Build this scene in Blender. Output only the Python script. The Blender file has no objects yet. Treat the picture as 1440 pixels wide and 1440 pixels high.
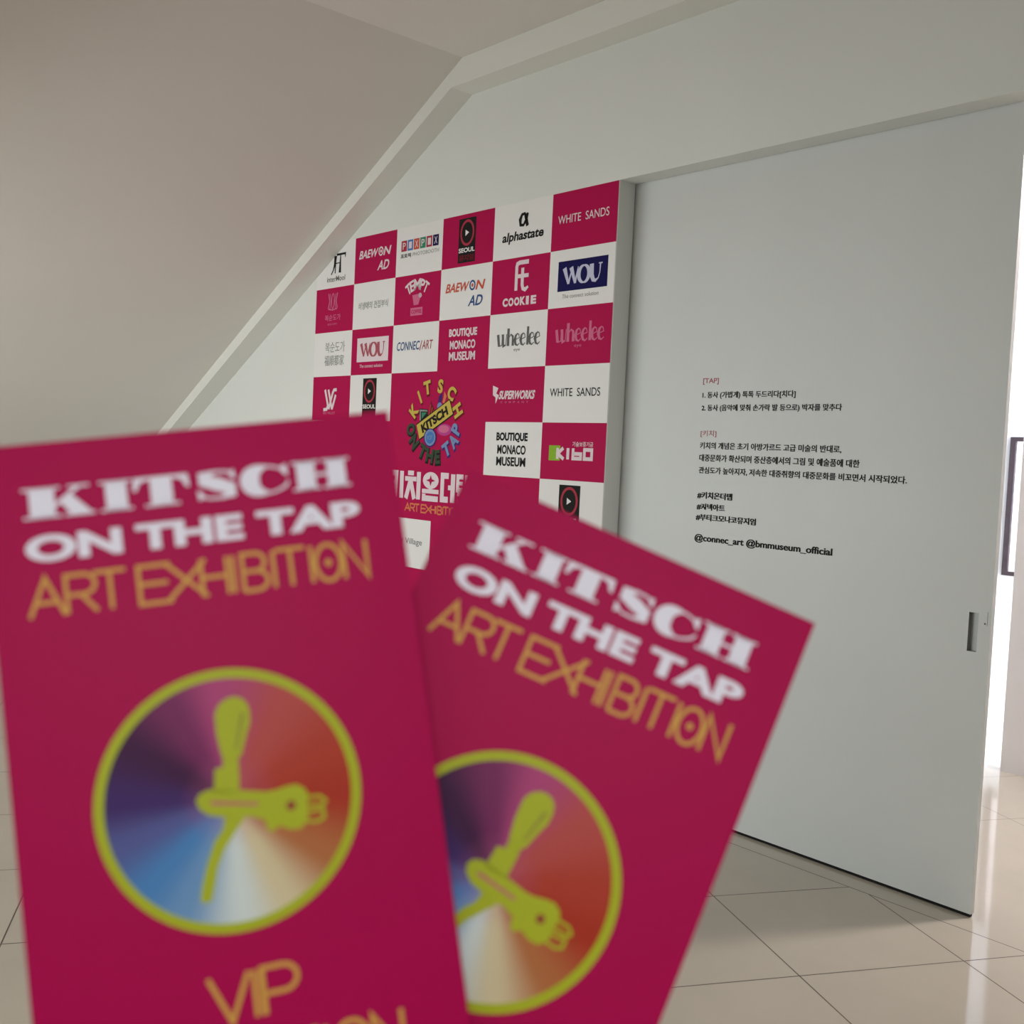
import bpy, bmesh, math, random
from mathutils import Matrix, Vector

C = bpy.context.scene.collection
S = bpy.context.scene
PI = math.pi


def srgb(r, g, b):
    def f(c):
        c /= 255.0
        return c / 12.92 if c <= 0.04045 else ((c + 0.055) / 1.055) ** 2.4
    return (f(r), f(g), f(b), 1.0)


# ---------------------------------------------------------------- camera
cam_d = bpy.data.cameras.new('camera')
cam_d.sensor_width = 36.0
cam_d.lens = 1498.3 / 1440.0 * 36.0
cam_d.clip_start = 0.02
cam_d.dof.use_dof = True
cam_d.dof.focus_distance = 5.2
cam_d.dof.aperture_fstop = 17.0
cam = bpy.data.objects.new('camera', cam_d)
C.objects.link(cam)
R_ = Vector((0.66055882, 0.74930919, 0.04688052))
U_ = Vector((-0.06914573, -0.00145927, 0.9976055))
F_ = Vector((-0.74758338, 0.6622187, -0.0508476))
m = Matrix((R_, U_, -F_)).transposed().to_4x4()
m.translation = Vector((0.0, -3.4872, 1.5))
cam.matrix_world = m
S.camera = cam

# ---------------------------------------------------------------- world, lights, exposure
w = bpy.data.worlds.new('world')
S.world = w
w.use_nodes = True
bg = w.node_tree.nodes['Background']
bg.inputs['Color'].default_value = (0.75, 0.85, 1.0, 1)
bg.inputs['Strength'].default_value = 0.6
S.view_settings.view_transform = 'Standard'
S.view_settings.look = 'None'
S.view_settings.gamma = 1.0
S.view_settings.exposure = 0.0
S.view_settings.use_curve_mapping = False


def area(name, loc, target, sx, sy, power, col):
    l = bpy.data.lights.new(name, 'AREA')
    l.shape = 'RECTANGLE'
    l.size, l.size_y = sx, sy
    l.energy = power
    l.color = col
    o = bpy.data.objects.new(name, l)
    C.objects.link(o)
    o.location = loc
    d = Vector(target) - Vector(loc)
    o.rotation_euler = d.to_track_quat('-Z', 'Y').to_euler()
    return o


# daylight through an added, unseen window behind the camera
area('added_front_light', (-6.1, -5.95, 1.35), (-5.6, 0, 1.35), 4.8, 2.3, 152, (0.965, 1.0, 0.975))
# daylight through an added, unseen high window, lighting the tickets
area('added_side_light', (3.6, -5.95, 2.6), (-1.0, -1.5, 1.4), 2.3, 1.3, 120, (0.97, 0.99, 1.0))
# daylight through the gallery's window behind the partition
area('daylight_gallery', (0.6, 3.25, 1.6), (-3, 3.6, 1.5), 2.0, 2.4, 540, (0.83, 0.90, 1.0))
# ceiling lamp of the gallery, just inside the opening
area('gallery_lamp', (-0.85, 1.75, 2.98), (-0.95, 1.2, 0), 0.28, 0.28, 70, (1.0, 0.92, 0.88))


# ---------------------------------------------------------------- materials
def mat(name, col, rough=0.6, spec=0.4, metal=0.0, noise=0.0, scale=3.0, coat=0.0):
    mt = bpy.data.materials.new(name)
    mt.use_nodes = True
    nt = mt.node_tree
    b = nt.nodes['Principled BSDF']
    b.inputs['Base Color'].default_value = col
    b.inputs['Roughness'].default_value = rough
    b.inputs['Specular IOR Level'].default_value = spec
    b.inputs['Metallic'].default_value = metal
    if coat:
        b.inputs['Coat Weight'].default_value = coat
        b.inputs['Coat Roughness'].default_value = 0.3
    if noise:
        tc = nt.nodes.new('ShaderNodeTexCoord')
        n = nt.nodes.new('ShaderNodeTexNoise')
        n.inputs['Scale'].default_value = scale
        n.inputs['Detail'].default_value = 4
        nt.links.new(tc.outputs['Object'], n.inputs['Vector'])
        mr = nt.nodes.new('ShaderNodeMapRange')
        mr.inputs['From Min'].default_value = 0.3
        mr.inputs['From Max'].default_value = 0.7
        mr.inputs['To Min'].default_value = 1 - noise
        mr.inputs['To Max'].default_value = 1.0
        nt.links.new(n.outputs['Fac'], mr.inputs['Value'])
        mx = nt.nodes.new('ShaderNodeMix')
        mx.data_type = 'RGBA'
        mx.blend_type = 'MULTIPLY'
        mx.inputs['Factor'].default_value = 1.0
        mx.inputs['A'].default_value = col
        nt.links.new(mr.outputs['Result'], mx.inputs['B'])
        nt.links.new(mx.outputs['Result'], b.inputs['Base Color'])
    return mt


M_WALL = mat('wall_paint', (0.79, 0.805, 0.775, 1), 0.7, 0.3, noise=0.03, scale=1.5)
M_CEIL = mat('ceiling_paint', (0.80, 0.775, 0.735, 1), 0.8, 0.2, noise=0.03, scale=1.2)
M_TRIM = mat('trim_paint', (0.82, 0.82, 0.775, 1), 0.6, 0.3)
M_DOOR = mat('door_paint', (0.69, 0.712, 0.703, 1), 0.45, 0.4, noise=0.04, scale=2.0)
M_GALLERY = mat('gallery_paint', (0.74, 0.75, 0.77, 1), 0.7, 0.3)
M_PART = mat('partition_paint', (0.88, 0.835, 0.83, 1), 0.7, 0.3)
M_STEEL = mat('brushed_steel', (0.42, 0.43, 0.42, 1), 0.4, 0.5, 0.6)
M_PULL = mat('pull_metal', (0.36, 0.37, 0.36, 1), 0.4, 0.5, 0.2)
M_WHITE = mat('banner_white', (0.84, 0.83, 0.815, 1), 0.6, 0.15)
M_RED = mat('banner_magenta', (0.46, 0.005, 0.078, 1), 0.6, 0.1)
M_PINKW = mat('print_pink_white', (0.80, 0.68, 0.72, 1), 0.6, 0.1)
M_PINK = mat('print_pink', (0.66, 0.16, 0.30, 1), 0.6, 0.1)
M_BLACK = mat('print_black', (0.015, 0.014, 0.014, 1), 0.6, 0.1)
M_GREY = mat('print_grey', (0.14, 0.14, 0.135, 1), 0.6, 0.1)
M_LGREY = mat('print_light_grey', (0.30, 0.31, 0.30, 1), 0.6, 0.1)
M_NAVY = mat('print_navy', (0.008, 0.006, 0.08, 1), 0.6, 0.1)
M_LAV = mat('print_lavender', (0.58, 0.58, 0.74, 1), 0.6, 0.1)
M_SALMON = mat('print_salmon', (0.60, 0.10, 0.06, 1), 0.6, 0.1)
M_ADBLUE = mat('print_dark_blue', (0.04, 0.09, 0.25, 1), 0.6, 0.1)
M_RING = mat('print_ring_red', (0.42, 0.04, 0.07, 1), 0.6, 0.1)
M_DKRED = mat('print_dark_red', (0.16, 0.01, 0.02, 1), 0.6, 0.1)
M_ROSE = mat('print_rose', (0.42, 0.10, 0.13, 1), 0.6, 0.1)
M_GREENK = mat('print_lime', (0.27, 0.48, 0.04, 1), 0.6, 0.1)
M_YEL = mat('print_yellow', (0.60, 0.47, 0.09, 1), 0.6, 0.1)
M_OLIVE = mat('print_olive_green', (0.045, 0.075, 0.045, 1), 0.6, 0.1)
M_LBLUE = mat('print_light_blue', (0.20, 0.29, 0.50, 1), 0.6, 0.1)
M_MBLUE = mat('print_mid_blue', (0.07, 0.20, 0.50, 1), 0.6, 0.1)
M_MAGP = mat('print_orchid', (0.50, 0.06, 0.28, 1), 0.6, 0.1)
M_ORANGE = mat('print_orange', (0.70, 0.20, 0.09, 1), 0.6, 0.1)
M_VIOLET = mat('print_violet', (0.06, 0.02, 0.16, 1), 0.6, 0.1)
M_TEAL = mat('print_teal', (0.05, 0.25, 0.15, 1), 0.6, 0.1)
M_CARD = mat('ticket_magenta', (0.325, 0.002, 0.058, 1), 0.36, 0.035)
M_CARDW = mat('ticket_white', (0.66, 0.63, 0.72, 1), 0.36, 0.07)
M_GOLD = mat('ticket_gold', (0.50, 0.27, 0.05, 1), 0.36, 0.07)
M_LIME = mat('ticket_lime', (0.32, 0.35, 0.012, 1), 0.36, 0.07)
M_EYE = mat('ticket_eye', (0.22, 0.05, 0.02, 1), 0.36, 0.07)
M_LIMED = mat('ticket_lime_dark', (0.20, 0.17, 0.03, 1), 0.36, 0.07)
M_FRAME = mat('picture_frame_wood', (0.05, 0.036, 0.042, 1), 0.4, 0.4, noise=0.3, scale=12)
M_MAT = mat('picture_mount', (0.80, 0.76, 0.77, 1), 0.6, 0.3)
M_GLOW = bpy.data.materials.new('lamp_diffuser')
M_GLOW.use_nodes = True
_b = M_GLOW.node_tree.nodes['Principled BSDF']
_b.inputs['Emission Color'].default_value = (1, 0.95, 0.9, 1)
_b.inputs['Emission Strength'].default_value = 3.0


def floor_material():
    mt = bpy.data.materials.new('polished_tile')
    mt.use_nodes = True
    nt = mt.node_tree
    N, L = nt.nodes, nt.links
    b = N['Principled BSDF']
    tc = N.new('ShaderNodeTexCoord')
    sx = N.new('ShaderNodeSeparateXYZ')
    L.new(tc.outputs['Object'], sx.inputs[0])

    def op(o, a, bb=None, c=None):
        n = N.new('ShaderNodeMath')
        n.operation = o
        for i, v in enumerate((a, bb, c)):
            if v is None:
                continue
            if isinstance(v, (int, float)):
                n.inputs[i].default_value = v
            else:
                L.new(v, n.inputs[i])
        return n.outputs[0]
    ta = 2.6803
    ca, sa = math.cos(ta), math.sin(ta)
    X, Y = sx.outputs[0], sx.outputs[1]
    a_ = op('ADD', op('MULTIPLY', X, -sa), op('MULTIPLY', Y, ca))
    b_ = op('ADD', op('MULTIPLY', X, ca), op('MULTIPLY', Y, sa))

    def dist(v, off, per):
        f = op('FRACT', op('DIVIDE', op('SUBTRACT', v, off - per / 2), per))
        return op('MULTIPLY', op('ABSOLUTE', op('SUBTRACT', f, 0.5)), per)
    la = op('LESS_THAN', dist(a_, 1.4259, 0.573), 0.0022)
    lb = op('LESS_THAN', dist(b_, 1.2028, 0.5815), 0.0022)
    grid = op('MAXIMUM', la, lb)
    front = op('LESS_THAN', Y, 0.0)
    back = op('GREATER_THAN', Y, 0.75)
    grid = op('MULTIPLY', grid, op('ADD', front, op('MULTIPLY', back, 0.45)))
    seam = op('LESS_THAN', op('ABSOLUTE', Y), 0.0022)
    line = op('MAXIMUM', grid, seam)
    nz = N.new('ShaderNodeTexNoise')
    nz.inputs['Scale'].default_value = 2.5
    nz.inputs['Detail'].default_value = 5
    L.new(tc.outputs['Object'], nz.inputs['Vector'])
    cr = N.new('ShaderNodeValToRGB')
    cr.color_ramp.elements[0].position = 0.35
    cr.color_ramp.elements[0].color = (0.575, 0.515, 0.43, 1)
    cr.color_ramp.elements[1].position = 0.65
    cr.color_ramp.elements[1].color = (0.615, 0.55, 0.46, 1)
    L.new(nz.outputs['Fac'], cr.inputs[0])
    mx = N.new('ShaderNodeMix')
    mx.data_type = 'RGBA'
    L.new(line, mx.inputs['Factor'])
    L.new(cr.outputs[0], mx.inputs['A'])
    mx.inputs['B'].default_value = (0.10, 0.075, 0.055, 1)
    L.new(mx.outputs['Result'], b.inputs['Base Color'])
    rr = op('MULTIPLY_ADD', line, 0.4, 0.075)
    L.new(rr, b.inputs['Roughness'])
    b.inputs['IOR'].default_value = 1.5
    return mt


M_FLOOR = floor_material()


def conic_material(cx, cy):
    """The printed conic rainbow of the ticket emblem, around the emblem's own centre."""
    mt = bpy.data.materials.new('ticket_rainbow')
    mt.use_nodes = True
    nt = mt.node_tree
    N, L = nt.nodes, nt.links
    b = N['Principled BSDF']
    b.inputs['Roughness'].default_value = 0.36
    b.inputs['Specular IOR Level'].default_value = 0.07
    tc = N.new('ShaderNodeTexCoord')
    mp = N.new('ShaderNodeMapping')
    mp.inputs['Location'].default_value = (-cx, -cy, 0)
    L.new(tc.outputs['Object'], mp.inputs['Vector'])
    rot = N.new('ShaderNodeMapping')
    rot.inputs['Rotation'].default_value = (0, 0, math.radians(90))
    L.new(mp.outputs[0], rot.inputs['Vector'])
    g = N.new('ShaderNodeTexGradient')
    g.gradient_type = 'RADIAL'
    L.new(rot.outputs[0], g.inputs['Vector'])
    cr = N.new('ShaderNodeValToRGB')
    e = cr.color_ramp
    # g runs counter-clockwise; position 0.5 is reached at local up after the turn (see stops below)
    stops = RAINBOW
    while len(e.elements) < len(stops):
        e.elements.new(0.5)
    for el, (p, c) in zip(e.elements, stops):
        el.position = p
        el.color = c
    e.interpolation = 'EASE'
    L.new(g.outputs['Fac'], cr.inputs[0])
    ln = N.new('ShaderNodeVectorMath')
    ln.operation = 'LENGTH'
    L.new(mp.outputs[0], ln.inputs[0])
    mr = N.new('ShaderNodeMapRange')
    mr.inputs['From Min'].default_value = 0.0
    mr.inputs['From Max'].default_value = 0.012
    mr.inputs['To Min'].default_value = 0.5
    mr.inputs['To Max'].default_value = 0.0
    L.new(ln.outputs['Value'], mr.inputs['Value'])
    mx = N.new('ShaderNodeMix')
    mx.data_type = 'RGBA'
    L.new(mr.outputs['Result'], mx.inputs['Factor'])
    L.new(cr.outputs[0], mx.inputs['A'])
    mx.inputs['B'].default_value = srgb(155, 75, 112)
    L.new(mx.outputs['Result'], b.inputs['Base Color'])
    return mt


# clock angle t (0 = up, clockwise, in turns) -> position 1 - t after the node's turn
_clock = [(0.0, (178, 66, 120)), (0.10, (185, 75, 70)), (0.20, (178, 58, 38)), (0.27, (172, 48, 26)), (0.36, (180, 108, 62)),
          (0.44, (215, 198, 160)), (0.50, (212, 220, 218)), (0.58, (110, 150, 195)), (0.64, (75, 130, 190)),
          (0.71, (85, 90, 150)), (0.77, (64, 34, 100)), (0.85, (62, 8, 62)), (0.93, (120, 35, 90)), (1.0, (178, 66, 120))]
RAINBOW = sorted([(1 - t, tuple(k * .76 for k in srgb(*c)[:3]) + (1.0,)) for t, c in _clock], key=lambda q: q[0])


# ---------------------------------------------------------------- mesh building
class MB:
    def __init__(self):
        self.v, self.f, self.mi, self.mats = [], [], [], []
        self.lift, self.step = 0.0, 1.2e-5                      # later strokes lie a hair above earlier ones

    def m(self, mt):
        if mt not in self.mats:
            self.mats.append(mt)
        return self.mats.index(mt)

    def face(self, pts, mt):
        i = len(self.v)
        self.v += [tuple(p) for p in pts]
        self.f.append(tuple(range(i, i + len(pts))))
        self.mi.append(self.m(mt))

    def poly(self, pts, z, mt):
        a = sum(p[0] * q[1] - q[0] * p[1] for p, q in zip(pts, pts[1:] + pts[:1]))
        if a < 0:
            pts = pts[::-1]
        self.face([(p[0], p[1], z) for p in pts], mt)

    def rect(self, x0, x1, y0, y1, z, mt):
        self.poly([(x0, y0), (x1, y0), (x1, y1), (x0, y1)], z, mt)

    def disc(self, cx, cy, rx, ry, z, mt, n=64):
        self.poly([(cx + rx * math.cos(2 * PI * k / n), cy + ry * math.sin(2 * PI * k / n)) for k in range(n)], z, mt)

    def ring(self, cx, cy, rx, ry, wd, z, mt, n=96):
        for k in range(n):
            a, b = 2 * PI * k / n, 2 * PI * (k + 1) / n
            P = lambda t, q: (cx + (rx - q) * math.cos(t), cy + (ry - q) * math.sin(t))
            self.poly([P(a, wd), P(a, 0), P(b, 0), P(b, wd)], z, mt)

    def ribbon(self, pts, wd, z, mt, closed=False):
        """A stroke of width wd (a number, or one per point) along a polyline."""
        self.lift += self.step
        z += self.lift
        n = len(pts)
        ws = [wd] * n if isinstance(wd, (int, float)) else wd
        L, Rr = [], []
        for i in range(n):
            p = Vector(pts[i][:2])
            a = Vector(pts[(i - 1) % n][:2]) if (i or closed) else None
            b = Vector(pts[(i + 1) % n][:2]) if (i < n - 1 or closed) else None
            d1 = (p - a).normalized() if a is not None and (p - a).length > 1e-9 else None
            d2 = (b - p).normalized() if b is not None and (b - p).length > 1e-9 else None
            d1 = d1 or d2
            d2 = d2 or d1
            t = (d1 + d2)
            t = t.normalized() if t.length > 1e-6 else d1
            nr = Vector((-t.y, t.x))
            k = max(0.4, abs(nr.dot(Vector((-d1.y, d1.x)))))
            h = ws[i] / 2 / k
            L.append(p + nr * h)
            Rr.append(p - nr * h)
        for i in range(n if closed else n - 1):
            j = (i + 1) % n
            self.poly([tuple(Rr[i]), tuple(Rr[j]), tuple(L[j]), tuple(L[i])], z, mt)

    def box(self, lo, hi, mt):
        x0, y0, z0 = lo
        x1, y1, z1 = hi
        p = [(x0, y0, z0), (x1, y0, z0), (x1, y1, z0), (x0, y1, z0), (x0, y0, z1), (x1, y0, z1), (x1, y1, z1), (x0, y1, z1)]
        for q in ((0, 3, 2, 1), (4, 5, 6, 7), (0, 1, 5, 4), (1, 2, 6, 5), (2, 3, 7, 6), (3, 0, 4, 7)):
            self.face([p[k] for k in q], mt)

    def prism(self, prof, along, mt):
        """Extrude a closed 3-D profile along a vector."""
        a = [Vector(p) for p in prof]
        b = [p + Vector(along) for p in a]
        n = len(a)
        self.face(a[::-1], mt)
        self.face(b, mt)
        for i in range(n):
            j = (i + 1) % n
            self.face([a[i], a[j], b[j], b[i]], mt)

    def text(self, s, x0, x1, y0, y1, z, mt, bold=0.0, shear=0.0, rot=None):
        """A line of lettering whose ink fills the box x0..x1, y0..y1 (x1 None: keep proportions, centred on x0)."""
        vs, fs = glyphs(s, bold)
        ax0, ax1 = min(p[0] for p in vs), max(p[0] for p in vs)
        ay0, ay1 = min(p[1] for p in vs), max(p[1] for p in vs)
        ky = (y1 - y0) / (ay1 - ay0)
        if x1 is None:
            kx = ky
            x0 = x0 - (ax1 - ax0) * kx / 2
        else:
            kx = (x1 - x0) / (ax1 - ax0)
        i = len(self.v)
        mi = self.m(mt)
        cx, cy = x0 + (ax1 - ax0) * kx / 2, (y0 + y1) / 2
        for p in vs:
            x, y = x0 + (p[0] - ax0) * kx, y0 + (p[1] - ay0) * ky
            x += shear * (y - cy)
            if rot:
                dx, dy = x - cx, y - cy
                x, y = cx + dx * math.cos(rot) - dy * math.sin(rot), cy + dx * math.sin(rot) + dy * math.cos(rot)
            self.v.append((x, y, z))
        for f in fs:
            self.f.append(tuple(k + i for k in f))
            self.mi.append(mi)

    def strokes(self, s, x0, x1, y0, y1, z, mt, wd, adv=None):
        """Thin drawn capitals; adv lists (start, width) per letter in 0..1 of the line, else spread evenly."""
        n = len(s)
        for k, ch in enumerate(s):
            if ch == ' ':
                continue
            a, b = adv[k] if adv else ((k + 0.08) / n, 0.84 / n)
            ox, wx = x0 + a * (x1 - x0), b * (x1 - x0)
            for path in LINES[ch]:
                pts = [(ox + p[0] * wx, y0 + p[1] * (y1 - y0)) for p in path]
                self.ribbon(pts, wd, z, mt)

    def build(self, name, parent=None, loc=(0, 0, 0), rot=(0, 0, 0)):
        me = bpy.data.meshes.new(name)
        me.from_pydata(self.v, [], self.f)
        for mt in self.mats:
            me.materials.append(mt)
        me.polygons.foreach_set('material_index', self.mi)
        me.update()
        o = bpy.data.objects.new(name, me)
        C.objects.link(o)
        o.location = loc
        o.rotation_euler = rot
        if parent:
            o.parent = parent
        return o


_gc = {}


def glyphs(s, bold):
    key = (s, bold)
    if key not in _gc:
        cu = bpy.data.curves.new('lettering', 'FONT')
        cu.body = s
        cu.offset = bold
        cu.resolution_u = 4
        ob = bpy.data.objects.new('lettering', cu)
        C.objects.link(ob)
        bpy.context.view_layer.update()
        me = ob.evaluated_get(bpy.context.evaluated_depsgraph_get()).to_mesh()
        _gc[key] = ([tuple(v.co) for v in me.vertices], [tuple(p.vertices) for p in me.polygons])
        bpy.data.objects.remove(ob)
        bpy.data.curves.remove(cu)
    return _gc[key]


def arc(cx, cy, rx, ry, a0, a1, n=14):
    return [(cx + rx * math.cos(math.radians(a0 + (a1 - a0) * k / n)), cy + ry * math.sin(math.radians(a0 + (a1 - a0) * k / n)))
            for k in range(n + 1)]


LINES = {
    'A': [[(0, 0), (0.5, 1), (1, 0)], [(0.18, 0.36), (0.82, 0.36)]],
    'R': [[(0.05, 0), (0.05, 1), (0.6, 1)] + arc(0.6, 0.74, 0.36, 0.26, 90, -90)[1:] + [(0.05, 0.48)], [(0.5, 0.48), (0.98, 0)]],
    'T': [[(0, 1), (1, 1)], [(0.5, 1), (0.5, 0)]],
    'E': [[(1, 1), (0.05, 1), (0.05, 0), (1, 0)], [(0.05, 0.52), (0.9, 0.52)]],
    'X': [[(0, 1), (1, 0)], [(0, 0), (1, 1)]],
    'H': [[(0.05, 0), (0.05, 1)], [(0.95, 0), (0.95, 1)], [(0.05, 0.5), (0.95, 0.5)]],
    'I': [[(0.5, 0), (0.5, 1)]],
    'B': [[(0.05, 0), (0.05, 1), (0.55, 1)] + arc(0.55, 0.76, 0.35, 0.24, 90, -90)[1:] + [(0.05, 0.52)],
          [(0.55, 0.52)] + arc(0.55, 0.26, 0.42, 0.26, 90, -90)[1:] + [(0.05, 0)]],
    'O': [arc(0.5, 0.5, 0.5, 0.5, 90, 450, 28)],
    'N': [[(0.05, 0), (0.05, 1), (0.95, 0), (0.95, 1)]],
    'V': [[(0, 1), (0.5, 0), (1, 1)]],
    'P': [[(0.05, 0), (0.05, 1), (0.6, 1)] + arc(0.6, 0.72, 0.38, 0.28, 90, -90)[1:] + [(0.05, 0.44)]],
}


def put(o, label=None, category=None, group=None, kind=None):
    for k, v in (('label', label), ('category', category), ('group', group), ('kind', kind)):
        if v:
            o[k] = v
    return o


def empty(name, loc=(0, 0, 0), rot=(0, 0, 0)):
    o = bpy.data.objects.new(name, None)
    o.empty_display_size = 0.1
    C.objects.link(o)
    o.location = loc
    o.rotation_euler = rot
    return o


# ---------------------------------------------------------------- setting
DL, DR, HZ = -3.3177, -1.5956, 2.7522       # opening's left side, door's leading edge, head of the opening
OPR = -0.55                                # right side of the opening
XL, XR, YB = -10.72, 5.0, -6.0
ZC = 3.49

b = MB()
b.box((XL - .2, YB - .3, -0.1), (XR + .2, 4.6, 0.0), M_FLOOR)
put(b.build('floor'), kind='structure')

# wall with the sliding-door opening; 10 cm thick
b = MB()
T = 0.1
b.box((XL, 0, 0), (DL, T, 3.7), M_WALL)
b.box((DL, 0, HZ), (OPR, T, 3.7), M_WALL)
b.box((OPR, 0, 0), (XR, T, 3.7), M_WALL)
put(b.build('wall_back'), kind='structure')

b = MB()
b.box((XR, YB, 0), (XR + .1, T, 3.7), M_WALL)
put(b.build('wall_right'), kind='structure')
b = MB()
b.box((XL - .1, YB, 0), (XL, T, 3.7), M_WALL)
put(b.build('wall_left'), kind='structure')
# rear wall with openings for the two added windows
b = MB()
WX0, WX1, WZ1 = -8.6, -3.6, 2.55
b.box((XL, YB - .1, 0), (WX0, YB, 3.7), M_WALL)
SX0, SX1, SZ0, SZ1 = 2.4, 4.8, 1.9, 3.3
b.box((WX1, YB - .1, 0), (SX0, YB, 3.7), M_WALL)
b.box((SX1, YB - .1, 0), (XR, YB, 3.7), M_WALL)
b.box((SX0, YB - .1, 0), (SX1, YB, SZ0), M_WALL)
b.box((SX0, YB - .1, SZ1), (SX1, YB, 3.7), M_WALL)
b.box((WX0, YB - .1, WZ1), (WX1, YB, 3.7), M_WALL)
b.box((WX0, YB - .1, 0), (WX1, YB, 0.15), M_WALL)
put(b.build('wall_rear'), kind='structure')
b = MB()
for k in range(5):
    x = WX0 + (WX1 - WX0) * k / 4
    b.box((x - .03, YB - .08, 0.15), (x + .03, YB - .02, WZ1), M_STEEL)
for z in (0.18, WZ1 - .03):
    b.box((WX0, YB - .08, z - .03), (WX1, YB - .02, z + .03), M_STEEL)
put(b.build('added_window_1'), kind='structure')  # frame of the window added behind the camera

b = MB()
for x in (SX0 + .03, SX1 - .03):
    b.box((x - .03, YB - .08, SZ0), (x + .03, YB - .02, SZ1), M_STEEL)
for z in (SZ0 + .03, SZ1 - .03):
    b.box((SX0, YB - .08, z - .03), (SX1, YB - .02, z + .03), M_STEEL)
put(b.build('added_window_2'), kind='structure')  # frame of the added high window, out of view

# flat ceiling and the sloping underside of the stair
SL = 0.5414
ZS = 5.7405 + 0.075 / math.cos(math.atan(SL))      # soffit height at x = 0
XC = (ZC - ZS) / SL
b = MB()
b.prism([(XC, YB, ZC), (XR, YB, ZC), (XR, YB, ZC + .1), (XC, YB, ZC + .1)], (0, -YB + T, 0), M_CEIL)
b.box((XL, YB, ZC), (XC, -4.2, ZC + .1), M_CEIL)
put(b.build('ceiling'), kind='structure')
b = MB()
xb = -ZS / SL
YS = -4.2                                  # the stair is about four metres wide
b.prism([(xb, YS, 0.0), (XC, YS, ZC), (XC, YS, ZC + .1), (xb - .2, YS, 0.0)], (0, -YS + T, 0), M_CEIL)
put(b.build('ceiling_slope'), kind='structure')

# beam added out of view above the camera to darken the upper wall
b = MB()
b.box((-5.9, -3.35, 2.42), (XR, -3.15, ZC), M_CEIL)
put(b.build('shade_beam'), kind='structure')
b = MB()
b.box((0.7, -3.35, 0), (XR, -3.15, 2.42), M_WALL)  # unseen stub added to keep side light off the door's right
put(b.build('shade_nib'), kind='structure')

# boxed trim following the ceiling along the wall
W_ = 0.14
b = MB()
ZL = 3.36
xk = (ZL - 5.7405) / SL
poly = [(-5.7405 / SL, 0.0), (xk, ZL), (XR, ZL), (XR, ZC), (XC, ZC), (xb, 0.0)]
b.prism([(p[0], -W_, p[1]) for p in poly], (0, W_, 0), M_TRIM)
put(b.build('trim_1'), kind='structure')

# gallery behind the door
b = MB()
b.box((-8.0, 4.45, 0), (3.0, 4.55, 3.3), M_GALLERY)
put(b.build('wall_gallery'), kind='structure')
b = MB()
b.box((-8.1, T, 0), (-8.0, 4.55, 3.3), M_GALLERY)
put(b.build('wall_gallery_left'), kind='structure')
b = MB()
b.box((-2.362, 2.06, 0), (1.6, 2.18, 3.2), M_PART)
put(b.build('wall_partition'), kind='structure')
b = MB()
b.box((1.6, T, 0), (1.7, 4.55, 3.2), M_GALLERY)
put(b.build('wall_gallery_right'), kind='structure')
b = MB()
b.box((-8.1, T, 3.1), (1.7, 4.55, 3.2), M_GALLERY)
put(b.build('ceiling_gallery'), kind='structure')

# ---------------------------------------------------------------- sliding door with its wall text
DD = 0.1086
DXL, DXR, DZ0, DZ1 = -0.28, DR - DL, 0.012, 2.82
hx0, hx1, hz0, hz1 = -1.672 - DL, -1.639 - DL, 0.912, 1.046
TH = 0.024
b = MB()
xs, zs = [DXL, hx0, hx1, DXR], [DZ0, hz0, hz1, DZ1]
for i in range(3):
    for j in range(3):
        if i == 1 and j == 1:
            continue
        b.face([(xs[i], 0, zs[j]), (xs[i + 1], 0, zs[j]), (xs[i + 1], 0, zs[j + 1]), (xs[i], 0, zs[j + 1])], M_DOOR)
b.face([(DXR, 0, DZ0), (DXR, TH, DZ0), (DXR, TH, DZ1), (DXR, 0, DZ1)], M_DOOR)
b.face([(DXL, TH, DZ0), (DXL, 0, DZ0), (DXL, 0, DZ1), (DXL, TH, DZ1)], M_DOOR)
b.face([(DXR, TH, DZ0), (DXL, TH, DZ0), (DXL, TH, DZ1), (DXR, TH, DZ1)], M_DOOR)
b.face([(DXL, TH, DZ0), (DXR, TH, DZ0), (DXR, 0, DZ0), (DXL, 0, DZ0)], M_DOOR)
b.face([(DXL, 0, DZ1), (DXR, 0, DZ1), (DXR, TH, DZ1), (DXL, TH, DZ1)], M_DOOR)
door = put(b.build('door_1', loc=(DL, DD, 0)), kind='structure')

# recessed pull: a tray let into the panel
b = MB()
q = 0.018
b.face([(hx0, q, hz0), (hx1, q, hz0), (hx1, q, hz1), (hx0, q, hz1)], M_PULL)
b.face([(hx0, 0, hz0), (hx0, q, hz0), (hx0, q, hz1), (hx0, 0, hz1)], M_PULL)
b.face([(hx1, q, hz0), (hx1, 0, hz0), (hx1, 0, hz1), (hx1, q, hz1)], M_PULL)
b.face([(hx0, 0, hz0), (hx1, 0, hz0), (hx1, q, hz0), (hx0, q, hz0)], M_PULL)
b.face([(hx0, q, hz1), (hx1, q, hz1), (hx1, 0, hz1), (hx0, 0, hz1)], M_PULL)
put(b.build('door_pull', door), 'recessed grey metal finger pull near the leading edge')
b = MB()
b.box((-1.6215 - DL, -0.002, 1.006), (-1.608 - DL, 0.001, 1.054), M_DOOR)
b.box((-1.6175 - DL, -0.0026, 1.010), (-1.612 - DL, 0.0, 1.016), M_GREY)
put(b.build('lock_plate', door), 'small painted lock plate beside the pull')

b = MB()
b.box((DXL, 0.004, 0.0005), (DXR - .004, TH - .004, DZ0), M_BLACK)  # black strip stands in for the shade in the gap
put(b.build('gap_shade', door), 'black strip put in as the dark gap under the panel')

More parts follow.
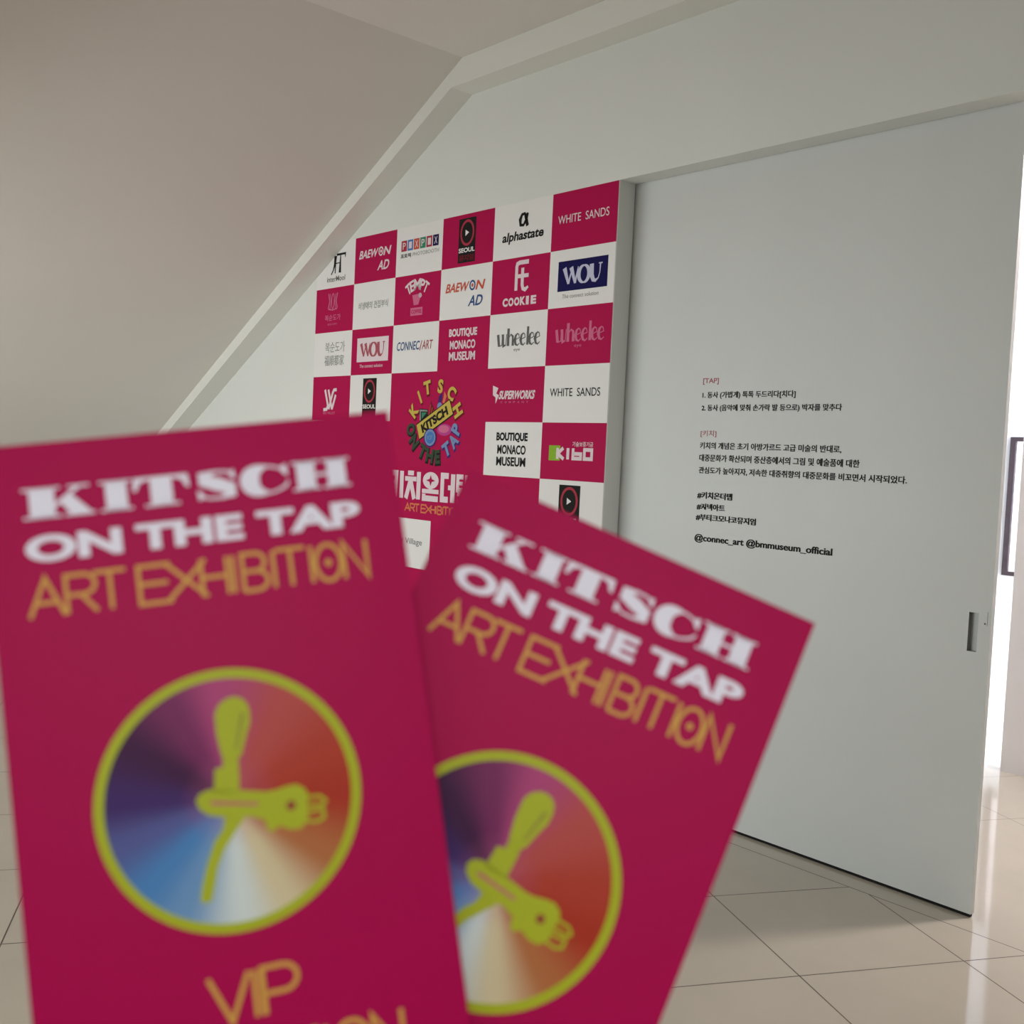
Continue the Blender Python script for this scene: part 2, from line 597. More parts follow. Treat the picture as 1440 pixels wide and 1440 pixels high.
put_text = [
    ('[TAP]', .440, .522, 1.846, 1.873, M_ROSE, 0.012),
    ('1. 동사 (가볍게) 톡톡 두드리다[치다]', .441, .900, 1.785, 1.816, M_BLACK, 0.020),
    ('2. 동사 (음악에 맞춰 손가락 발 등으로) 박자를 맞추다', .440, 1.107, 1.731, 1.762, M_BLACK, 0.020),
    ('[키치]', .442, .525, 1.625, 1.654, M_ROSE, 0.012),
    ('키치의 개념은 초기 아방가르드 고급 미술의 반대로,', .442, 1.116, 1.574, 1.604, M_BLACK, 0.020),
    ('대중문화가 확산되며 중산층에서의 그림 및 예술품에 대한', .442, 1.195, 1.523, 1.553, M_BLACK, 0.020),
    ('관심도가 높아지자, 저속한 대중취향의 대중문화를 비꼬면서 시작되었다.', .443, 1.387, 1.470, 1.500, M_BLACK, 0.020),
    ('#키치온더탭', .443, .624, 1.365, 1.394, M_BLACK, 0.022),
    ('#커넥아트', .443, .590, 1.317, 1.345, M_BLACK, 0.022),
    ('#부티크모나코뮤지엄', .442, .748, 1.272, 1.300, M_BLACK, 0.022),
    ('@connec_art @bmmuseum_official', .441, 1.104, 1.177, 1.214, M_BLACK, 0.020),
]
b = MB()
for s, x0, x1, z0, z1, mt, bo in put_text:
    b.text(s, x0, x1, z0, z1, 0.0006, mt, bo)
    if mt is M_BLACK:                             # hashtags and handles are bold, the body text medium
        e = {'#': .0013, '@': .0010}.get(s[0], .0005)
        for k, dx in enumerate((-e, e)):
            b.text(s, x0 + dx, x1 + dx, z0, z1, 0.0007 + k * .0001, mt, bo)
put(b.build('wall_text', door, rot=(PI / 2, 0, 0)), 'black and rose lettering on the door face')

# ---------------------------------------------------------------- sponsor banner on the wall
TW, TT = 0.424, 0.269
NR = 10
BH = NR * TT
BX, BZ = -5.8646, 2.7511 - BH
banner = put(empty('sponsor_banner', (BX, -0.0005, BZ), (PI / 2, 0, 0)),
             'magenta and white checkered sponsor banner on the wall left of the sliding door', 'banner')
b = MB()
Z0 = 0.002
CUX, CUZ = 0.352, 0.192
for c in range(6):
    for r in range(NR):
        if c in (2, 3) and 3 <= r <= 5:
            continue
        mt = M_WHITE if (c + r) % 2 == 0 else M_RED
        if (c, r) == (0, 0):                     # the corner is cut along the sloping trim
            b.poly([(0, BH - TT), (TW, BH - TT), (TW, BH), (CUX, BH), (0, BH - CUZ)], Z0, mt)
            continue
        b.rect(c * TW, (c + 1) * TW, BH - (r + 1) * TT, BH - r * TT, Z0, mt)
b.rect(2 * TW, 4 * TW, BH - 6 * TT, BH - 3 * TT, Z0, M_RED)
BWd = 6 * TW
b.face([(0, 0, 0), (0, 0, Z0), (0, BH - CUZ, Z0), (0, BH - CUZ, 0)], M_WHITE)
b.face([(0, BH - CUZ, 0), (0, BH - CUZ, Z0), (CUX, BH, Z0), (CUX, BH, 0)], M_WHITE)
b.face([(BWd, 0, Z0), (BWd, 0, 0), (BWd, BH, 0), (BWd, BH, Z0)], M_WHITE)
b.face([(CUX, BH, Z0), (BWd, BH, Z0), (BWd, BH, 0), (CUX, BH, 0)], M_WHITE)
b.face([(0, 0, 0), (BWd, 0, 0), (BWd, 0, Z0), (0, 0, Z0)], M_WHITE)
b.face([(0, 0, 0), (0, BH - CUZ, 0), (CUX, BH, 0), (BWd, BH, 0), (BWd, 0, 0)], M_WHITE)
put(b.build('printed_sheet', banner))
ZA, ZB, ZD, ZE = 0.0024, 0.0028, 0.0032, 0.0036


class Tile(MB):
    """A sponsor mark placed inside one square, in fractions of it (x from the left, y from the top)."""
    def __init__(self, c, r):
        super().__init__()
        self.c, self.r = c, r

    def X(self, f):
        return (self.c + f) * TW

    def Y(self, f):
        return BH - (self.r + f) * TT

    def t(self, s, x0, x1, y0, y1, mt, bold=0.0, shear=0.0, z=ZB, rot=None):
        self.text(s, self.X(x0), None if x1 is None else self.X(x1), self.Y(y1), self.Y(y0), z, mt, bold, shear, rot)

    def q(self, x0, x1, y0, y1, mt, z=ZA):
        self.rect(self.X(x0), self.X(x1), self.Y(y1), self.Y(y0), z, mt)

    def s(self, pts, wd, mt, z=ZB):
        if isinstance(wd, (list, tuple)):
            wd = [k * TW for k in wd]
        else:
            wd *= TW
        self.ribbon([(self.X(p[0]), self.Y(p[1])) for p in pts], wd, z, mt)

    def p(self, pts, mt, z=ZB):
        self.poly([(self.X(p[0]), self.Y(p[1])) for p in pts], z, mt)

    def done(self, label):
        return put(self.build('sponsor_logo', banner), label)


def baewon(c, r, m1, m2, m3, lab):
    t = Tile(c, r)
    t.t('BAEW', .12, .56, .30, .48, m1, 0.025, 0.3)
    t.t('N', .71, .86, .30, .48, m1, 0.025, 0.3)
    t.ring(t.X(.635), t.Y(.385), .058 * TW, .10 * TT, .022 * TW, ZB, m3)
    t.disc(t.X(.635), t.Y(.385), .020 * TW, .035 * TT, ZB, m1, 16)
    t.t('AD', .58, .84, .58, .78, m2, 0.02, 0.3)
    t.done(lab)


def seoul(c, r, lab):
    t = Tile(c, r)
    t.q(.325, .655, .08, .93, M_BLACK)
    t.ring(t.X(.49), t.Y(.36), .135 * TW, .25 * TT, .03 * TW, ZB, M_RING)
    t.p([(.455, .30), (.455, .42), (.525, .36)], M_WHITE)
    t.t('SEOUL', .335, .645, .645, .735, M_WHITE, 0.03)
    t.t('뮤지엄', .35, .63, .78, .90, M_DKRED, 0.04)
    t.done(lab)


def whitesands(c, r, mt, lab):
    t = Tile(c, r)
    t.t('WHITE  SANDS', .10, .88, .40, .545, mt, 0.004)
    t.done(lab)


def wou(c, r, box, ink, cap, lab):
    t = Tile(c, r)
    t.q(.14, .90, .20, .72, box)
    w1, w2 = .06, .012
    # W of two heavy diagonals with hairline returns, O with heavy sides, U with a heavy left stem
    t.s([(.24, .32), (.31, .60)], [w1, .03], ink)
    t.s([(.31, .60), (.36, .34)], [.03, w2], ink)
    t.s([(.345, .32), (.415, .60)], [w1, .03], ink)
    t.s([(.415, .60), (.455, .32)], [.03, w2], ink)
    o = [(.545 + .078 * math.cos(a), .46 + .145 * math.sin(a)) for a in [2 * PI * k / 24 for k in range(25)]]
    t.s(o, [.016 + .038 * abs(math.cos(2 * PI * k / 24)) for k in range(25)], ink)
    t.s([(.66, .31), (.665, .50), (.69, .58), (.725, .60), (.765, .56), (.785, .47), (.79, .32)],
        [w1, w1, .05, .03, w2, w2, w2 * 1.6], ink)
    t.s([(.765, .315), (.82, .315)], .014, ink)
    t.t('The connect solution', .22, .78, .775, .845, cap, 0.0)
    t.done(lab)


def wheelee(c, r, mt, lab):
    t = Tile(c, r)
    hv = .042
    t.s([(.16, .38), (.185, .60)], hv, mt)
    t.s([(.185, .60), (.235, .58), (.245, .38)], [.012, .012, .03], mt)
    t.s([(.245, .38), (.262, .60), (.305, .58), (.315, .38)], [hv, .03, .012, .012], mt)
    t.s([(.345, .28), (.345, .60)], hv, mt)
    t.s([(.345, .47), (.39, .39), (.425, .43), (.43, .60)], [.012, .014, .03, hv], mt)

    def e(cx):
        pts = [(cx - .040, .50), (cx + .036, .46), (cx + .024, .40), (cx, .385), (cx - .028, .42), (cx - .042, .50), (cx - .026, .575), (cx + .006, .60), (cx + .042, .56)]
        t.s(pts, [.010, .010, .012, .014, .03, hv, .03, .014, .010], mt)
    e(.505)
    e(.605)
    t.s([(.685, .27), (.682, .60)], .036, mt)
    e(.752)
    e(.850)
    t.t('eye', .45, .56, .66, .715, mt, 0.0)
    t.done(lab)


def boutique(c, r, mt, lab):
    t = Tile(c, r)
    t.t('BOUTIQUE', .215, .765, .19, .37, mt, 0.045)
    t.t('MONACO', .24, .74, .42, .59, mt, 0.032)
    t.t('MUSEUM', .23, .745, .64, .81, mt, 0.032)
    t.done(lab)


# first row
t = Tile(0, 0)
t.s([(.52, .27), (.74, .27)], .03, M_BLACK)
t.s([(.74, .245), (.745, .36)], [.04, .008], M_BLACK)
t.s([(.49, .29), (.475, .48), (.44, .60), (.385, .70)], [.075, .05, .022, .022], M_BLACK)
t.s([(.50, .36), (.49, .68)], .022, M_BLACK)
t.s([(.62, .29), (.615, .68)], [.022, .06], M_BLACK)
t.s([(.48, .46), (.61, .46)], .014, M_BLACK)
t.t('interMool', .28, .76, .74, .86, M_GREY, 0.01)
t.done('black double-legged monogram over a small caption on white')
baewon(1, 0, M_PINKW, M_PINKW, M_PINKW, 'white slanted BAEWON AD mark on magenta')
t = Tile(2, 0)
cols = [M_RING, M_MBLUE, M_SALMON, M_TEAL, M_RING, M_NAVY]
for k, (mt, ch) in enumerate(zip(cols, 'PIXPIX')):
    x = .11 + k * .137
    t.q(x, x + .122, .27, .49, mt)
    t.t(ch, x + .03, x + .095, .31, .45, M_PINKW, 0.01, z=ZB)
t.t('포토픽', .10, .33, .54, .63, M_BLACK, 0.03)
t.t('PHOTOBOOTH', .37, .93, .545, .62, M_LGREY, 0.0)
t.done('row of coloured letter blocks over a photobooth caption')
seoul(3, 0, 'black poster with a red ring and play mark in the top row')
t = Tile(4, 0)
t.s([(.585, .22), (.565, .34), (.52, .43), (.47, .42), (.46, .32), (.49, .235), (.535, .225), (.56, .30), (.585, .43), (.61, .43)],
    [.04, .04, .03, .035, .05, .035, .03, .05, .045, .02], M_BLACK)
t.t('alphastate', .16, .87, .52, .74, M_BLACK, 0.03, 0.15)
t.done('black alphastate wordmark under an alpha sign')
whitesands(5, 0, M_PINKW, 'pale WHITE SANDS wordmark on magenta')
# second row
t = Tile(0, 1)
for sx in (-1, 1):
    t.s([(.46 + sx * .12, .12), (.46 + sx * .085, .30), (.46 + sx * .12, .46)], .022, M_PINK)
    t.s([(.46 + sx * .075, .13), (.46 + sx * .05, .30), (.46 + sx * .075, .47)], .014, M_PINK)
o = [(.46 + .035 * math.sin(a), .30 + .17 * math.cos(a)) for a in [2 * PI * k / 20 for k in range(21)]]
t.s(o, .016, M_PINK)
t.s([(.34, .47), (.46, .50), (.58, .47)], .016, M_PINK)
t.t('복순도가', .26, .68, .60, .74, M_PINK, 0.01)
t.t('BREWERY', .34, .60, .80, .84, M_PINK, 0.0)
t.done('pink ornamental crest over small lettering on magenta')
t = Tile(1, 1)
t.t('비생애의 전집부식', .14, .85, .42, .58, M_LGREY, 0.012, 0.1)
t.done('thin grey handwritten Korean line on white')
t = Tile(2, 1)
for k, (ch, a) in enumerate(zip('TEMPT', (38, 20, 0, -20, -38))):
    x = .50 + .245 * math.sin(math.radians(-a * 1.35))
    y = .36 - .15 * math.cos(math.radians(a * 1.6))
    t.t(ch, x - (.075 if ch == 'M' else .05), x + (.075 if ch == 'M' else .05), y - .115, y + .115, M_PINKW, 0.03, rot=math.radians(a * .8))
t.p([(.40, .42), (.60, .40), (.54, .62), (.44, .63)], M_PINK)
t.disc(t.X(.57), t.Y(.44), .035 * TW, .05 * TT, ZB, M_PINKW, 20)
t.q(.37, .63, .68, .84, M_PINK)
t.t('COFFEE', .39, .61, .72, .80, M_RED, 0.02)
t.done('white arched TEMPT mark over a cup and label on magenta')
baewon(3, 1, M_SALMON, M_ADBLUE, M_ADBLUE, 'salmon BAEWON with dark blue AD on white')
t = Tile(4, 1)
t.s([(.44, .60), (.44, .17), (.45, .12), (.49, .10), (.645, .10)], [.05, .05, .05, .05, .05], M_PINKW)
t.s([(.44, .345), (.65, .345)], .045, M_PINKW)
t.s([(.545, .20), (.545, .50), (.56, .575), (.60, .60), (.65, .55)], [.05, .05, .045, .045, .03], M_PINKW)
for k, ch in enumerate('COOKIE'):
    x = .215 + k * .102 - (.02 if k > 4 else 0)
    t.t(ch, x, x + (.05 if ch == 'I' else .092), .72, .875, M_PINKW, 0.055)
t.done('white joined F and t monogram over COOKIE on magenta')
wou(5, 1, M_NAVY, M_LAV, M_LGREY, 'navy plate with pale high-contrast WOU letters')
# third row
t = Tile(0, 2)
t.t('복순도가', .30, .82, .22, .46, M_LGREY, 0.0)
t.t('福順都家', .29, .81, .52, .76, M_LGREY, 0.005)
t.done('thin grey Korean and Chinese characters in two lines')
wou(1, 2, M_PINKW, M_ROSE, M_PINKW, 'white plate with rose WOU letters on magenta')
t = Tile(2, 2)
t.t('CONNEC', .10, .60, .36, .54, M_ADBLUE, 0.012, 0.12)
t.t('/', .60, .66, .36, .56, M_ROSE, 0.005)
t.t('ART', .66, .88, .36, .54, M_ROSE, 0.012, 0.12)
t.done('dark blue CONNEC with rose ART on white')
boutique(3, 2, M_PINKW, 'white three-line BOUTIQUE MONACO MUSEUM on magenta')
wheelee(4, 2, M_GREY, 'grey wheelee wordmark on white')
wheelee(5, 2, M_PINK, 'pink wheelee wordmark on magenta')
# fourth row
t = Tile(0, 3)
t.s([(.34, .30), (.43, .66), (.40, .745), (.31, .755)], [.045, .045, .045, .045], M_PINKW)
t.s([(.43, .30), (.54, .745)], .045, M_PINKW)
t.s([(.45, .745), (.55, .37), (.58, .31), (.65, .305)], .045, M_PINKW)
t.s([(.54, .745), (.63, .42)], .045, M_PINKW)
t.t('BIG VALLEY', .31, .63, .80, .86, M_PINK, 0.01)
t.done('white striped double-letter monogram on magenta')
seoul(1, 3, 'black poster with a red ring beside the large centre panel')
t = Tile(4, 3)
t.p([(.11, .32), (.21, .37), (.175, .47), (.225, .50), (.17, .66), (.165, .54), (.115, .50)], M_PINKW)
t.t('SUPERWORKS', .23, .85, .42, .58, M_PINKW, 0.04, 0.25)
for k, ch in enumerate('COMPANY'):
    x = .26 + k * .075
    t.t(ch, x, x + .035, .615, .65, M_PINK, 0.01)
t.done('white lightning bolt and slanted SUPERWORKS on magenta')
whitesands(5, 3, M_BLACK, 'black WHITE SANDS wordmark on white')
# fifth and lower rows
boutique(4, 4, M_BLACK, 'black three-line BOUTIQUE MONACO MUSEUM on white')
t = Tile(5, 4)
t.q(.13, .31, .40, .665, M_GREENK)
t.s([(.27, .44), (.27, .635)], .042, M_PINKW)
t.s([(.36, .44), (.275, .54), (.37, .635)], .040, M_PINKW)
t.s([(.435, .44), (.435, .635)], .044, M_PINKW)
t.s([(.515, .44), (.515, .615), (.635, .615), (.635, .535), (.515, .535)], .040, M_PINKW)
t.s([(.69, .535), (.69, .615), (.80, .615), (.80, .46), (.69, .46), (.69, .54)], .040, M_PINKW)
t.t('기술보증기금', .50, .815, .325, .41, M_PINKW, 0.01)
t.done('green block with rounded white KIBO letters on magenta')
seoul(5, 5, 'black poster with a red ring beside the door jamb, lowest')
t = Tile(2, 6)
t.t('Art Village', .22, .835, .40, .555, M_GREY, 0.0)
t.done('thin grey Village caption on white below the centre panel')


# the exhibition emblem in the large centre panel, positions in square units from the banner's top left
class Panel(Tile):
    def __init__(self):
        super().__init__(0, 0)


t = Panel()
ASP = TW / TT


def letter(ch, cx, cy, deg, h, mt, edge):
    """Toy-block letter: a dark outline behind a coloured face."""
    vs, _ = glyphs(ch, 0.03)
    wd = (max(p[0] for p in vs) - min(p[0] for p in vs)) / (max(p[1] for p in vs) - min(p[1] for p in vs))
    X, Y, H = t.X(cx), t.Y(cy), h * TT
    W2 = H * min(wd, 0.85) / 2
    rt = math.radians(deg)
    for g, mm, z, dx, dy in ((0.10, edge, ZA, .005, -.006), (0.045, mt, ZB, 0, 0)):
        k = 1 + (0.16 if g > .05 else 0)
        t.text(ch, X - W2 * k + dx, X + W2 * k + dx, Y - H * k / 2 + dy, Y + H * k / 2 + dy, z, mm, g, 0, rt)


ring = [('K', 2.541, 3.781, 52, M_YEL), ('I', 2.657, 3.507, 30, M_YEL), ('T', 2.812, 3.322, 12, M_YEL), ('S', 3.086, 3.302, -8, M_YEL),
        ('C', 3.318, 3.445, -32, M_YEL), ('H', 3.451, 3.783, -62, M_YEL), ('O', 2.49, 4.163, -70, M_OLIVE), ('N', 2.57, 4.417, -52, M_OLIVE),
        ('T', 2.759, 4.607, -28, M_OLIVE), ('H', 2.918, 4.684, -10, M_OLIVE), ('E', 3.078, 4.704, 5, M_OLIVE),
        ('T', 3.263, 4.545, 30, M_LBLUE), ('A', 3.395, 4.378, 48, M_LBLUE), ('P', 3.44, 4.147, 66, M_LBLUE)]
for ch, x, y, d, mt in ring:
    letter(ch, x, y, d, .28, mt, M_VIOLET if mt is M_LBLUE else (M_BLACK if mt is M_OLIVE else M_DKRED))
# toys behind the bar: a green set, a striped wedge, a bottle, a flame, an orchid oval, a blue disc
t.p([(2.66, 3.74), (2.84, 3.76), (2.85, 3.95), (2.68, 4.0)], M_BLACK, ZA)
t.p([(2.67, 3.76), (2.83, 3.775), (2.835, 3.80), (2.69, 3.80), (2.70, 3.98), (2.675, 3.985)], M_LGREY, ZB)
t.p([(2.71, 3.82), (2.82, 3.82), (2.72, 3.95)], M_TEAL, ZB)
t.p([(2.90, 3.58), (3.02, 3.86), (2.85, 3.90)], M_DKRED, ZA)
for k in range(3):
    t.s([(2.90 + k * .035, 3.66 + k * .06), (2.87 + k * .04, 3.86)], .012, M_SALMON)
t.p([(3.06, 3.50), (3.13, 3.42), (3.13, 3.56), (3.09, 3.70), (3.04, 3.70)], M_VIOLET, ZA)
t.disc(t.X(3.085), t.Y(3.70), .05 * TW, .08 * TT, ZB, M_LBLUE, 24)
t.p([(3.17, 3.40), (3.22, 3.50), (3.18, 3.64), (3.14, 3.62), (3.16, 3.52)], M_ORANGE, ZB)
t.disc(t.X(3.20), t.Y(4.165), .15 * TW, .115 * TT, ZA, M_MAGP, 40)
t.disc(t.X(3.19), t.Y(4.15), .11 * TW, .075 * TT, ZB, M_PINK, 40)
t.p([(2.60, 4.06), (3.29, 3.555), (3.385, 3.87), (2.69, 4.385)], M_BLACK, ZD)
t.p([(2.615, 4.077), (3.283, 3.579), (3.364, 3.851), (2.688, 4.357)], M_YEL, ZE)
bang = math.atan2((4.077 - 3.579) * TT, (3.283 - 2.615) * TW)
t.t('KITSCH', 2.70, 3.28, 3.87, 4.06, M_BLACK, 0.055, z=ZE + .0004, rot=bang)
t.disc(t.X(2.916), t.Y(4.33), .135 * TW, .19 * TT, ZE + .0004, M_VIOLET, 40)
t.disc(t.X(2.916), t.Y(4.325), .115 * TW, .165 * TT, ZE + .0008, M_LBLUE, 40)
t.disc(t.X(2.916), t.Y(4.325), .085 * TW, .12 * TT, ZE + .0012, M_MBLUE, 40)
t.t('POP', 2.86, 2.97, 4.28, 4.37, M_LBLUE, 0.02, z=ZE + .0016, rot=.2)
put(t.build('round_emblem', banner), 'ring of yellow, green and blue toy letters around a yellow bar')

t = Panel()
# heavy square Korean title: ki, chi, on, deo, taep
y0, y1 = 5.03, 5.59
hv = .085


def K(pts, wd=hv):
    t.s(pts, wd, M_PINKW)


K([(2.10, y0 + .05), (2.215, y0 + .05), (2.20, y1 - .02)], .075)
K([(2.12, y0 + .24), (2.20, y0 + .24)], .05)
K([(2.335, y0), (2.335, y1)])
K([(2.47, y0 + .03), (2.60, y0 + .03)], .06)
K([(2.41, y0 + .15), (2.66, y0 + .15)], .06)
K([(2.535, y0 + .15), (2.44, y1)], .08)
K([(2.535, y0 + .18), (2.625, y1)], .08)
K([(2.71, y0), (2.71, y1)])
t.disc(t.X(2.965), t.Y(5.185), .165 * TW, .17 * TT, ZA, M_PINKW, 40)
star = []
for k in range(8):
    rr = .095 if k % 2 == 0 else .035
    star.append((2.965 + rr * math.sin(k * PI / 4), 5.185 - rr * ASP * .75 * math.cos(k * PI / 4)))
t.p(star, M_RED, ZB)
K([(2.79, y0 + .375), (3.14, y0 + .375)], .055)
K([(2.965, y0 + .31), (2.965, y0 + .375)], .07)
K([(2.83, y0 + .43), (2.83, y1 - .04), (3.13, y1 - .04)], [.075, .075, .07])
K([(3.335, y0 + .04), (3.21, y0 + .04), (3.21, y1 - .05), (3.335, y1 - .05)], .075)
K([(3.33, y0 + .27), (3.41, y0 + .27)], .06)
K([(3.425, y0), (3.425, y1)])
K([(3.63, y0 + .04), (3.52, y0 + .04), (3.52, y0 + .30), (3.63, y0 + .30)], .06)
K([(3.52, y0 + .17), (3.62, y0 + .17)], .045)
K([(3.69, y0), (3.69, y0 + .31)], .06)
K([(3.80, y0), (3.80, y0 + .31)], .06)
K([(3.69, y0 + .16), (3.80, y0 + .16)], .045)
K([(3.52, y0 + .38), (3.82, y0 + .38)], .05)
K([(3.52, y1 - .035), (3.82, y1 - .035)], .05)
K([(3.60, y0 + .38), (3.60, y1 - .03)], .06)
K([(3.74, y0 + .38), (3.74, y1 - .03)], .06)
put(t.build('korean_title', banner), 'heavy white Korean exhibition title')
EXH = 'ART EXHIBITION'
ADV = [(0, .098), (.100, .09), (.183, .092), (0, 0), (.305, .098), (.390, .116), (.488, .085), (.578, .016), (.61, .08), (.70, .016),
       (.715, .091), (.816, .016), (.836, .079), (.921, .079)]
t = Panel()
t.strokes(EXH, t.X(2.43), t.X(3.58), t.Y(5.845), t.Y(5.69), ZB, M_ORANGE, .0085, ADV)
put(t.build('exhibition_line', banner), 'thin orange ART EXHIBITION line')


# ---------------------------------------------------------------- the two tickets
TKW, TKH = 0.100, 0.200
CX, CY, CR = 0.0491, 0.0925, 0.0316


def fat_title(b, x0, x1, yb, yt, z, mt):
    """KITSCH in a fat-face: heavy stems, hairline serifs. Drawn in a 79.4 x 7.5 frame."""
    kx, ky = (x1 - x0) / 79.4, (yt - yb) / 7.5
    P = lambda x, y: (x0 + x * kx, yb + y * ky)
    pl = lambda pts: b.poly([P(*p) for p in pts], z, mt)
    rb = lambda pts, wd: b.ribbon([P(*p) for p in pts], [k * kx for k in wd] if isinstance(wd, (list, tuple)) else wd * kx, z, mt)
    h = .55
    # K
    pl([(1.6, 0), (7.4, 0), (7.4, 7.5), (1.6, 7.5)])
    pl([(0, 0), (8.8, 0), (8.8, h), (0, h)])
    pl([(0, 7.5 - h), (8.8, 7.5 - h), (8.8, 7.5), (0, 7.5)])
    rb([(7.2, 2.7), (13.2, 7.2)], .8)
    pl([(10.6, 7.5 - h), (15.6, 7.5 - h), (15.6, 7.5), (10.6, 7.5)])
    pl([(8.6, 3.7), (11.0, 5.6), (16.0, 0.3), (11.0, 0.3)])
    pl([(9.6, 0), (16.6, 0), (16.6, h), (9.6, h)])
    # I
    pl([(19.2, 0), (24.2, 0), (24.2, 7.5), (19.2, 7.5)])
    pl([(17.8, 0), (25.4, 0), (25.4, h), (17.8, h)])
    pl([(17.8, 7.5 - h), (25.4, 7.5 - h), (25.4, 7.5), (17.8, 7.5)])
    # T
    pl([(29.8, 0), (35.0, 0), (35.0, 7.5), (29.8, 7.5)])
    pl([(28.2, 0), (36.6, 0), (36.6, h), (28.2, h)])
    pl([(25.9, 7.5), (25.6, 4.2), (26.4, 4.2), (27.4, 6.2), (29.8, 6.9), (29.8, 7.5)])
    pl([(38.9, 7.5), (39.2, 4.2), (38.4, 4.2), (37.4, 6.2), (35.0, 6.9), (35.0, 7.5)])
    # S
    rb([(50.0, 6.0), (48.6, 6.95), (45.6, 7.15), (42.6, 6.4), (42.8, 5.1), (46.0, 3.9), (49.0, 2.7), (49.2, 1.2), (46.6, .38), (43.4, .5), (41.6, 1.6)],
       [.5, .5, .6, 2.0, 2.9, 3.4, 2.9, 2.0, .6, .5, .5])
    pl([(50.2, 7.4), (50.5, 5.0), (49.9, 5.0), (48.6, 6.6)])
    pl([(41.2, .1), (40.9, 2.6), (41.5, 2.6), (42.9, .9)])
    # C
    n = 20
    rb([(58.6 + 4.6 * math.cos(math.radians(55 + 250 * k / n)), 3.75 + 3.4 * math.sin(math.radians(55 + 250 * k / n))) for k in range(n + 1)],
       [.5 + 4.4 * max(0, math.cos(math.radians(-125 + 250 * k / n))) ** 1.2 for k in range(n + 1)])
    pl([(63.4, 7.4), (63.6, 4.5), (63.0, 4.5), (61.2, 6.6)])
    rb([(61.2, .9), (62.8, 1.7), (63.6, 2.9)], [.6, .6, .6])
    # H
    for x in (65.8, 73.6):
        pl([(x, 0), (x + 4.7, 0), (x + 4.7, 7.5), (x, 7.5)])
        pl([(x - 1.2, 0), (x + 5.8, 0), (x + 5.8, h), (x - 1.2, h)])
        pl([(x - 1.2, 7.5 - h), (x + 5.8, 7.5 - h), (x + 5.8, 7.5), (x - 1.2, 7.5)])
    pl([(70, 3.4), (74, 3.4), (74, 4.1), (70, 4.1)])


